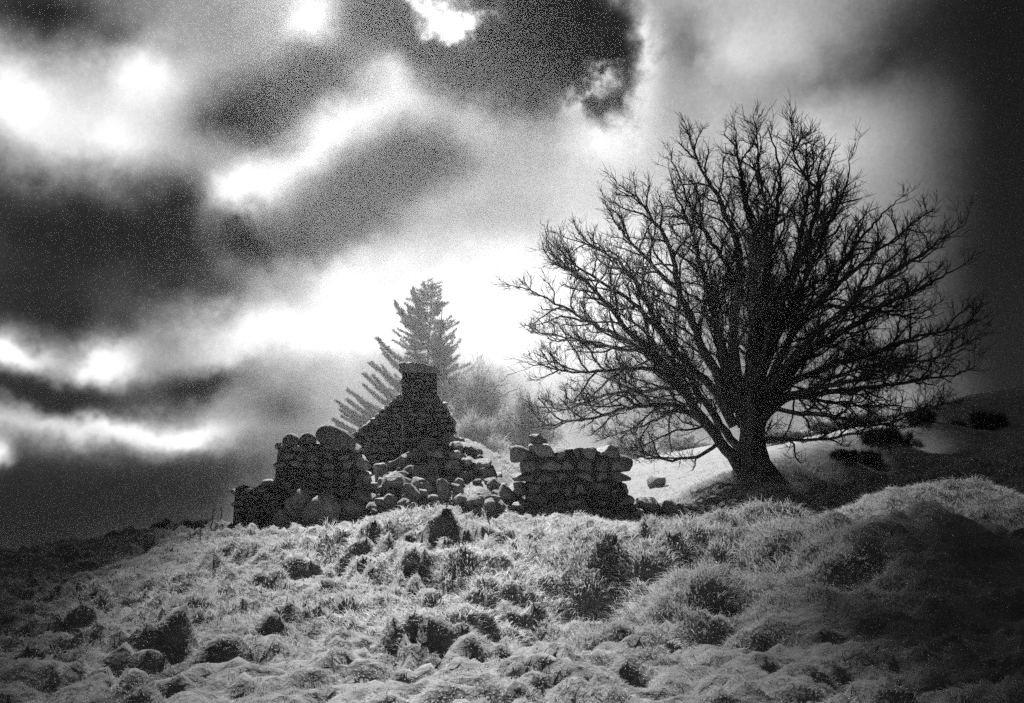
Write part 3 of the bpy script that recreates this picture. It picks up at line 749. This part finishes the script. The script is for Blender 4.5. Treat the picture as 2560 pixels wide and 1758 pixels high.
# limbs that grow towards and away from the viewer: the same habit, turned about the trunk
ax = P(1885, 1050, TD)
for (i, ang) in [(0, 58), (1, -55), (2, 75), (9, 62), (10, -62), (12, -52), (0, -70)]:
    A, r0 = limb_lines[i]
    c, s_ = math.cos(R(ang)), math.sin(R(ang))
    B = A.copy(); q = A - np.array(ax); q[:, 0] *= .80; q[:, 1] *= .9
    B[:, 0] = ax.x + c * q[:, 0] - s_ * q[:, 1]; B[:, 1] = ax.y + s_ * q[:, 0] + c * q[:, 1]; B[:, 2] = ax.z + q[:, 2] * (1 if q[-1, 2] < 2 else .88)
    B[2:] += np.cumsum(rng.normal(0, .03, (len(B) - 2, 3)), 0)
    limb_lines.append((B, r0 * .8))

def unit(v): return v / (np.linalg.norm(v) + 1e-9)
def spray(start, d0, length, n, up, wob):
    """one wandering shoot"""
    pts = np.empty((n, 3)); pts[0] = start; d = d0; st = length / (n - 1)
    for i in range(1, n):
        d = unit(d + np.array([0, 0, up]) + rng.normal(0, wob, 3)); pts[i] = pts[i - 1] + d * st
    return pts
def grow_limb(A, r0):
    m = len(A); seg = np.linalg.norm(np.diff(A, axis=0), axis=1); arc = np.concatenate([[0], np.cumsum(seg)]); T = arc[-1]
    sec, ter = [], []
    pos = max(.9, T * .16) + rng.random() * .2
    side = rng.random() * 6.28
    while pos < T:
        i = min(np.searchsorted(arc, pos), m - 1)
        p = A[i]; tg = unit(A[min(i + 1, m - 1)] - A[max(i - 1, 0)])
        rem = T - pos
        e1 = unit(np.cross(tg, [.3, .2, 1])); e2 = np.cross(tg, e1)
        side += 2.4 + rng.normal(0, .35)
        pr = math.cos(side) * e1 + math.sin(side) * e2
        outw = unit(np.array([p[0] - TC.x, p[1] - TD, (p[2] - TC.z) * .8 + .4]))
        a = R(rng.uniform(30, 58))
        d = unit(math.cos(a) * tg + math.sin(a) * pr + outw * .30)
        Ls = (0.34 * rem + 1.0) * rng.uniform(.45, 1.0); Ls = min(Ls, 3.0)
        for _ in range(5):
            if env_k(p + d * Ls) > 1.03: Ls *= .7
        if Ls > .25:
            S = spray(p, d, Ls, 9, .045, .21)
            rs = min(.040, .42 * r0 * (1 - pos / T) ** .8 + .012) * min(1, Ls / 1.2 + .35)
            sec.append((S, rs))
            q = .12 * Ls; sd = rng.random() * 6.28
            while q < Ls:
                f = q / Ls * 8; j = min(int(f), 7); pp = S[j] + (S[j + 1] - S[j]) * (f - j)
                tg2 = unit(S[j + 1] - S[j]); e1 = unit(np.cross(tg2, [.2, .5, 1])); e2 = np.cross(tg2, e1)
                sd += 2.4 + rng.normal(0, .4); pr = math.cos(sd) * e1 + math.sin(sd) * e2
                a = R(rng.uniform(28, 60)); d2 = unit(math.cos(a) * tg2 + math.sin(a) * pr + np.array([0, 0, .22]))
                L2 = (.30 * (Ls - q) + .34) * rng.uniform(.5, 1.1)
                if env_k(pp + d2 * L2) > 1.07: L2 *= .5
                ter.append((spray(pp, d2, L2, 5, .10, .20), max(.0095, rs * .42 * (1 - q / Ls * .5)), L2))
                q += rng.uniform(.13, .23)
        pos += rng.uniform(.25, .42)
    # tip fan
    for _ in range(6):
        q0 = A[-1 - int(rng.integers(0, 5))]; d = unit(unit(A[-1] - A[-4]) + rng.normal(0, .33, 3)); L2 = rng.uniform(.4, 1.0)
        ter.append((spray(q0, d, L2, 5, .1, .2), .012, L2))
    return sec, ter
n_twig = 0
for (A, r0) in limb_lines:
    sec, ter = grow_limb(A, r0)
    t = np.linspace(0, 1, len(A))
    rad = r0 * .78 * (1 - t) ** .95 * (1 + .06 * np.sin(t * 37)) + .012
    parts = [tubes((A - TO)[None], rad[None], 9 if r0 > .12 else 7)]
    if sec:
        S = np.array([s[0] for s in sec]) - TO; rs = np.array([s[1] for s in sec])
        parts.append(tubes(S, rs[:, None] * np.linspace(1, .34, 9)[None] + .004, 5))
    Vt, Qt = join(parts)
    lo = link('limb', mesh_np('limb', Vt, Qt, 4, M['bark'], True), tree)
    # twigs: shoots with three or four side shoots each
    Tm = np.array([s[0] for s in ter]); rt = np.array([s[1] for s in ter]); Lt = np.array([s[2] for s in ter])
    parts = [tubes(Tm - TO, rt[:, None] * np.linspace(1, .55, 5)[None], 3)]
    for rep in range(6):
        j = rng.integers(0, 4, len(Tm)); f = rng.random(len(Tm))[:, None]
        ii = np.arange(len(Tm)); p = Tm[ii, j] * (1 - f) + Tm[ii, j + 1] * f
        tg = Tm[ii, j + 1] - Tm[ii, j]; tg /= np.linalg.norm(tg, axis=1, keepdims=True) + 1e-9
        d = tg + rng.normal(0, .62, tg.shape) + [0, 0, .18]; d /= np.linalg.norm(d, axis=1, keepdims=True)
        ln = (rng.uniform(.18, .42, len(Tm)) + Lt * .2)[:, None]
        d2 = d + rng.normal(0, .25, d.shape) + [0, 0, .25]; d2 /= np.linalg.norm(d2, axis=1, keepdims=True)
        q = np.stack([p, p + d * ln * .5, p + d * ln * .5 + d2 * ln * .5], 1)
        parts.append(tubes(q - TO, np.tile(np.array([[.0085, .007, .005]]), (len(q), 1)), 3))
        n_twig += len(q)
    Vt, Qt = join(parts)
    tw = link('twigs', mesh_np('twigs', Vt, Qt, 4, M['twig']), lo); tw['kind'] = 'stuff'
# trunk with flaring roots
path = [P(1898, 1262, TD), P(1896, 1225, TD), P(1893, 1195, TD), P(1887, 1165, TD), P(1882, 1135, TD), P(1880, 1105, TD), P(1881, 1070, TD), P(1884, 1030, TD), P(1887, 990, TD), P(1889, 955, TD)]
prad = [1.9, 1.2, .78, .54, .42, .40, .45, .54, .46, .28]
path = resample(path, .14, .0)
pr_ = np.interp(np.linspace(0, 9, len(path)), range(10), prad)
NS = 40; ang = np.arange(NS) * 2 * math.pi / NS
TV = []
for i, (p, r) in enumerate(zip(path, pr_)):
    fl = max(0, (r - .5)) * (1 if p[2] < P(1890, 1150, TD).z else .25)
    lobes = 1 + .06 * np.sin(3 * ang + .6 + i * .02) + .05 * np.sin(7 * ang + i * .05) + fl * .12 * np.sin(5 * ang + 1.0) + .03 * np.sin(13 * ang + 2)
    lobes *= 1 + .03 * rng.normal(size=NS)
    TV.append(np.stack([p[0] + r * lobes * np.cos(ang), p[1] + r * lobes * np.sin(ang), np.full(NS, p[2])], 1))
TV = np.concatenate(TV) - TO
nr = len(path); b = (np.arange(nr - 1) * NS)[:, None]; s0 = np.arange(NS)[None]; s1 = (s0 + 1) % NS
TQ = np.stack([b + s0, b + s1, b + s1 + NS, b + s0 + NS], -1).reshape(-1, 4)
link('trunk', mesh_np('trunk', TV, TQ, 4, M['bark'], True), tree)

# ------------------------------------------------------------------ the hazy conifer and the far bare trees
def conifer(u, vb, vt, d, label):
    s_ = d / F
    bx = P(u, vb, d); root = empty('conifer', (bx.x, d, gz1(bx.x, d) - .2)); o = np.array(root.location)
    top = P(1082, vt, d)
    stem = resample([Vector(root.location), P(u - 2, 1000, d), P(u + 2, 850, d), top], 1.0, .03)
    t = np.linspace(0, 1, len(stem))
    stem2 = resample([P(u + 4, 1010, d), P(u + 26, 930, d), P(u + 32, 830, d), P(u + 36, 748, d)], 1.0, .03)
    Vt, Qt = join([tubes((stem - o)[None], (.42 * (1 - t) + .04)[None], 8), tubes((stem2 - o)[None], (.26 * (1 - np.linspace(0, 1, len(stem2))) + .04)[None], 6)])
    link('trunk', mesh_np('trunk', Vt, Qt, 4, M['bark'], True), root)
    vs = [700, 720, 760, 800, 850, 900, 950, 1000, 1060, 1110, 1160]
    left = [6, 34, 70, 86, 96, 122, 118, 150, 190, 215, 190]
    right = [6, 34, 56, 70, 90, 104, 110, 100, 95, 90, 80]
    br, roots, vecs = [], [], []
    def branch(p0, tip, sag, dens):
        n = 9; q = np.linspace(0, 1, n)[:, None]
        A = p0 + (tip - p0) * q; A[:, 2] -= (np.sin(q[:, 0] * math.pi) * sag)
        A += np.cumsum(rng.normal(0, .10, A.shape), 0) * q
        br.append(A); ln = np.linalg.norm(tip - p0)
        m = int(ln * dens)
        f = rng.random(m) ** .7 * .96 + .04; k = np.minimum((f * 8).astype(int), 7); fr = (f * 8 - k)[:, None]
        p = A[k] * (1 - fr) + A[k + 1] * fr; tg = A[k + 1] - A[k]; tg /= np.linalg.norm(tg, axis=1, keepdims=True)
        v = tg * .7 + rng.normal(0, .5, p.shape) + [0, 0, .25]; v /= np.linalg.norm(v, axis=1, keepdims=True)
        p = p + rng.normal(0, 1, p.shape) * [1, 1, .7] * (.12 + .42 * (1 - f[:, None])); roots.append(p); vecs.append(v * (rng.uniform(.25, .75, (m, 1)) * (1.2 - .5 * f[:, None])))
    for i in range(260):
        v = 708 + 440 * (i / 260) ** .92
        vr = v + rng.uniform(15, 50) * (v - 690) / 300              # branch leaves the stem below its tip
        useR = rng.random() < .45
        a = rng.uniform(0, 2 * math.pi)
        rr_ = (np.interp(v, vs, right) if math.cos(a) > 0 else np.interp(v, vs, left)) * rng.uniform(.55, 1.02)
        base = np.array(P(u + (rng.uniform(-4, 30) if (math.cos(a) > 0 and 760 < vr < 1000) else 0), vr, d))
        base[1] = d
        tip = np.array(P(u + 4 + rr_ * math.cos(a), v - rng.uniform(0, 12), d)); tip[1] = d + rr_ * s_ * math.sin(a) * .8
        branch(base, tip, .12 * np.linalg.norm(tip - base), 60)
    for (tu, tv, bv) in [(831, 1049, 1100), (843, 1003, 1062), (875, 974, 1040), (903, 939, 1010), (929, 939, 1004), (941, 846, 930), (984, 752, 850), (1030, 717, 800), (860, 1040, 1090), (890, 1000, 1060), (852, 1022, 1076), (868, 1000, 1056), (915, 960, 1030), (925, 900, 985), (950, 915, 990), (845, 1070, 1120), (1010, 770, 850), (960, 880, 960)]:
        for rep in range(2):
            branch(np.array(P(u, bv + rng.uniform(-6, 6), d)), np.array(P(tu + rng.uniform(-4, 8) * rep, tv + rng.uniform(-4, 8) * rep, d)) + [0, rng.uniform(-1, 1), 0], 2.0 if tv > 900 else 1.0, 90)
    Vt, Qt = tubes(np.array(br) - o, np.tile(np.linspace(.10, .03, 9)[None], (len(br), 1)), 4)
    link('branches', mesh_np('branches', Vt, Qt, 4, M['bark']), root)['kind'] = 'stuff'
    p = np.concatenate(roots); v = np.concatenate(vecs)
    Vt, Tt = slivers(p - o, v, rng.uniform(.07, .17, len(p)))
    link('crown', mesh_np('crown', Vt, Tt, 3, M['needle']), root)['kind'] = 'stuff'
    tag(root, label, 'conifer')
conifer(1070, 1180, 698, 170, 'tall misty conifer standing behind the chimney')

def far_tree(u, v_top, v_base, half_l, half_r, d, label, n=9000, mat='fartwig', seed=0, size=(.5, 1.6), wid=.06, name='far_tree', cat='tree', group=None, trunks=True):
    s_ = d / F
    bx = P(u, v_base, d); root = empty(name, (bx.x, d, gz1(bx.x, d) - .2)); o = np.array(root.location)
    H = (v_base - v_top) * s_; zb = max(bx.z, root.location.z); zt = P(u, v_top, d).z
    H = zt - root.location.z
    brs, ps, vs = [], [], []
    for i in range(46):
        a = rng.uniform(0, 6.28); c = math.cos(a); reach = (half_r if c > 0 else half_l) * s_
        f = rng.random() ** .6
        tip = np.array([bx.x + c * reach * f, d + math.sin(a) * (half_l + half_r) * .5 * s_ * f, root.location.z + H * (1 - .75 * f ** 2.0) * rng.uniform(.72, 1.0)])
        st = np.array([bx.x + rng.normal(0, .3), d + rng.normal(0, .3), root.location.z + H * rng.uniform(.05, .4)])
        q = np.linspace(0, 1, 9)[:, None]
        A = st + (tip - st) * q; A[:, 2] += np.sin(q[:, 0] * math.pi) * H * .06; A += rng.normal(0, .025 * H, A.shape) * q
        brs.append(A)
        m = n // 46; k = rng.integers(2, 8, m); fr = rng.random((m, 1))
        p = A[k] * (1 - fr) + A[k + 1] * fr if True else None
        p = p + rng.normal(0, .045 * H, p.shape)
        v = (A[k + 1] - A[k]); v /= np.linalg.norm(v, axis=1, keepdims=True) + 1e-9
        v = v * .8 + rng.normal(0, .6, v.shape) + [0, 0, .2]; v /= np.linalg.norm(v, axis=1, keepdims=True)
        ps.append(p); vs.append(v * rng.uniform(*size, (m, 1)))
    Vt, Qt = tubes(np.array(brs) - o, np.tile(np.linspace(.012 * H + .03, .02, 9)[None], (46, 1)), 4)
    link('trunk', mesh_np('trunk', Vt, Qt, 4, M['bark']), root)
    p = np.concatenate(ps); p[:, 2] = np.maximum(p[:, 2], root.location.z)
    Vt, Tt = slivers(p - o, np.concatenate(vs), np.full(len(p), wid))
    link('crown', mesh_np('crown', Vt, Tt, 3, M[mat]), root)['kind'] = 'stuff'
    tag(root, label, cat, group)
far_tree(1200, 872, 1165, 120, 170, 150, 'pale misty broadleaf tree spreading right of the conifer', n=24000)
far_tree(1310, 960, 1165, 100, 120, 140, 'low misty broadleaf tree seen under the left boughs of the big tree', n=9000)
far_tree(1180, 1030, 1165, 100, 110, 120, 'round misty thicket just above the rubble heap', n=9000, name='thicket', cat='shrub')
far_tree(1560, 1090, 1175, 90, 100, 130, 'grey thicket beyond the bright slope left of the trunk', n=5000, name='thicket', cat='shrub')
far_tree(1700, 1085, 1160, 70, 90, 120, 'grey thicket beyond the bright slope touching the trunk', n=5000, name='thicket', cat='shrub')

def bush(u, vb, wpx, hpx, d, label, n=2600, size=(.10, .28), wid=.03, mat='gorse', name='gorse_bush', group=None, lumps=7):
    s_ = d / F; b = P(u, vb, d); z0 = gz1(b.x, d) - .1
    root = empty(name, (b.x, d, z0)); 
    Wd, Hh = wpx * s_ / 2, hpx * s_
    ps, vs, brs = [], [], []
    lumps *= 2
    for i in range(lumps):
        fx_ = rng.uniform(-.95, .95)
        c = np.array([fx_ * Wd, rng.uniform(-.5, .5) * Wd, Hh * rng.uniform(.12, .75) * (1 - .6 * abs(fx_) ** 1.5)])
        rr_ = np.array([Wd * rng.uniform(.12, .32), Wd * rng.uniform(.15, .3), Hh * rng.uniform(.16, .34)])
        m = n // lumps
        q = rng.normal(size=(m, 3)); q /= np.linalg.norm(q, axis=1, keepdims=True)
        rad = rng.uniform(.2, 1.3, (m, 1)) ** .8 
        p = c + q * rr_ * rad; p[:, 2] = np.maximum(p[:, 2], 0)
        v = q * .6 + rng.normal(0, .5, q.shape) + [0, 0, .5]; v /= np.linalg.norm(v, axis=1, keepdims=True)
        ps.append(p); vs.append(v * rng.uniform(*size, (m, 1)) * max(1, d / 30))
        for k_ in range(3):
            e = c + rng.normal(0, .3, 3) * rr_
            brs.append(np.array([[c[0] * .3, c[1] * .3, 0], (c + e) * .35, e]))
    Vt, Qt = tubes(np.array(brs), np.tile(np.array([[.03, .022, .012]]), (len(brs), 1)), 4)
    link('stems', mesh_np('stems', Vt, Qt, 4, M['twig']), root)
    Vt, Tt = slivers(np.concatenate(ps), np.concatenate(vs), np.full(sum(len(p) for p in ps), wid * max(1, d / 30)))
    link('foliage', mesh_np('foliage', Vt, Tt, 3, M[mat]), root)['kind'] = 'stuff'
    tag(root, label, 'shrub', group)
bush(2160, 1060, 90, 52, 62, 'round dark bush on the skyline right of the trunk', n=4200)
for (u, v, w_, h_, d) in [(2112, 1160, 60, 22, 38.2), (2160, 1138, 74, 34, 39.6), (2210, 1112, 84, 38, 41.2), (2262, 1092, 80, 36, 43), (2312, 1072, 70, 30, 45.2)]:
    bush(u, v, w_, h_, d, 'dark ragged gorse clump in the row along the lip of the shaded bank', n=2600, group='gorse along the bank lip')
bush(2465, 1050, 74, 58, 48, 'dark rounded gorse bush high on the shaded bank', n=3600)
bush(2390, 1056, 50, 28, 48, 'small dark gorse tuft beside the rounded bush on the bank', n=1800)
bush(1985, 1092, 120, 22, 70, 'low hedge-like scrub on the skyline just right of the trunk', n=3600)
bush(2080, 1076, 100, 20, 70, 'low scrub on the skyline between trunk and round bush', n=3000)
for (u, v, w_, h_, d, lb) in [(508, 1335, 70, 26, 28.2, 'dark heather tuft on the skyline next to the low end wall'), (430, 1348, 90, 30, 28, 'dark spreading heather patch on the open skyline'), (640, 1350, 44, 40, 27.0, 'dark shrub at the foot of the low end wall'), (2010, 1380, 44, 40, 17.6, 'small dark conical weed clump in the hollow below the tree mound')]:
    bush(u, v, w_, h_, d, lb, n=1500, size=(.06, .2), wid=.016, name='heather_tuft', lumps=5)

# ------------------------------------------------------------------ added unseen blockers that shade both sides of the hillside from the sun
_bm = bmesh.new(); bmesh.ops.create_icosphere(_bm, subdivisions=2, radius=1.0)
_bm.verts.ensure_lookup_table(); ICO_V = np.array([v.co[:] for v in _bm.verts]); ICO_F = np.array([[v.index for v in f.verts] for f in _bm.faces]); _bm.free()
def shade_bank(name, label, inside, seed):
    """opaque lumps out of view, shaped by the ground they are to shade"""
    rr = random.Random(seed); pts = []
    off = np.array(SUN_DIR) * 450.0
    y = -12.0
    while y < 216:
        x = -130.0
        while x < 130:
            px, py = x + rr.uniform(-1, 1), y + rr.uniform(-1, 1)
            m = inside(px, py)
            if m > 0: pts.append((px, py, min(8.0, 2.0 + m * .5) * rr.uniform(.85, 1.2), rr.uniform(-1, 3)))
            x += 2.4 if -3 < m < 8 else 6.0
        y += 2.6 if y < 60 else 4.5
    A = np.array(pts)
    z = np.maximum(0, base_h(A[:, 0], A[:, 1])) + A[:, 3]
    C = np.stack([A[:, 0], A[:, 1], z], 1) + off
    V = C[:, None, :] + ICO_V[None] * A[:, 2][:, None, None] * np.array([1, 1, .6])
    T = ICO_F[None] + (np.arange(len(A)) * len(ICO_V))[:, None, None]
    o = link(name, mesh_np(name, V.reshape(-1, 3), T.reshape(-1, 3), 3, M['shade_cloud'], True)); o['kind'] = 'stuff'; o['label'] = label
shade_bank('shade_cloud', 'added out-of-view blocker shading the left of the hillside', lambda x, y: float(np.interp(y, [-12, 0, 10, 20, 30, 60, 120, 216], [0, -.6, -2.6, -5.9, -8.2, -13, -20, -34])) - 1.4 - x, 1)
shade_bank('shade_cloud', 'added out-of-view blocker shading the right of the hillside', lambda x, y: x - 1.6 - float(np.interp(y, [-12, 6, 8, 10, 14, 18, 24, 28, 33, 38, 42, 46, 50, 120, 216], [-1, .2, .7, 1.6, 5.0, 8.4, 8.2, 5.8, 6.2, 12.5, 15.5, 17, 18.5, 34, 55])), 2)

# ------------------------------------------------------------------ haze
def haze(density):
    x0, x1, y0, y1, z0, z1 = -200, 200, -18, 222, ZMIN - 1.0, max(ZMAX, 36) + 1.0
    bm = bmesh.new(); bmesh.ops.create_cube(bm, size=1.0)
    for v in bm.verts:
        v.co = Vector((x0 if v.co.x < 0 else x1, y0 if v.co.y < 0 else y1, z0 if v.co.z < 0 else z1))
    me = bpy.data.meshes.new('haze'); bm.to_mesh(me); bm.free()
    m = bpy.data.materials.new('mist'); m.use_nodes = True; nt = m.node_tree
    for n in list(nt.nodes): nt.nodes.remove(n)
    out = nt.nodes.new('ShaderNodeOutputMaterial'); pv = nt.nodes.new('ShaderNodeVolumePrincipled')
    pv.inputs['Color'].default_value = (.9, .9, .9, 1); pv.inputs['Density'].default_value = density; pv.inputs['Anisotropy'].default_value = .6
    nt.links.new(pv.outputs[0], out.inputs['Volume']); me.materials.append(m)
    o = link('haze', me); o['kind'] = 'stuff'; o['label'] = 'thin pale mist hanging over the whole hillside'
haze(0.00034)
print('ZMIN', ZMIN, 'ZMAX', ZMAX, 'twigs', n_twig)
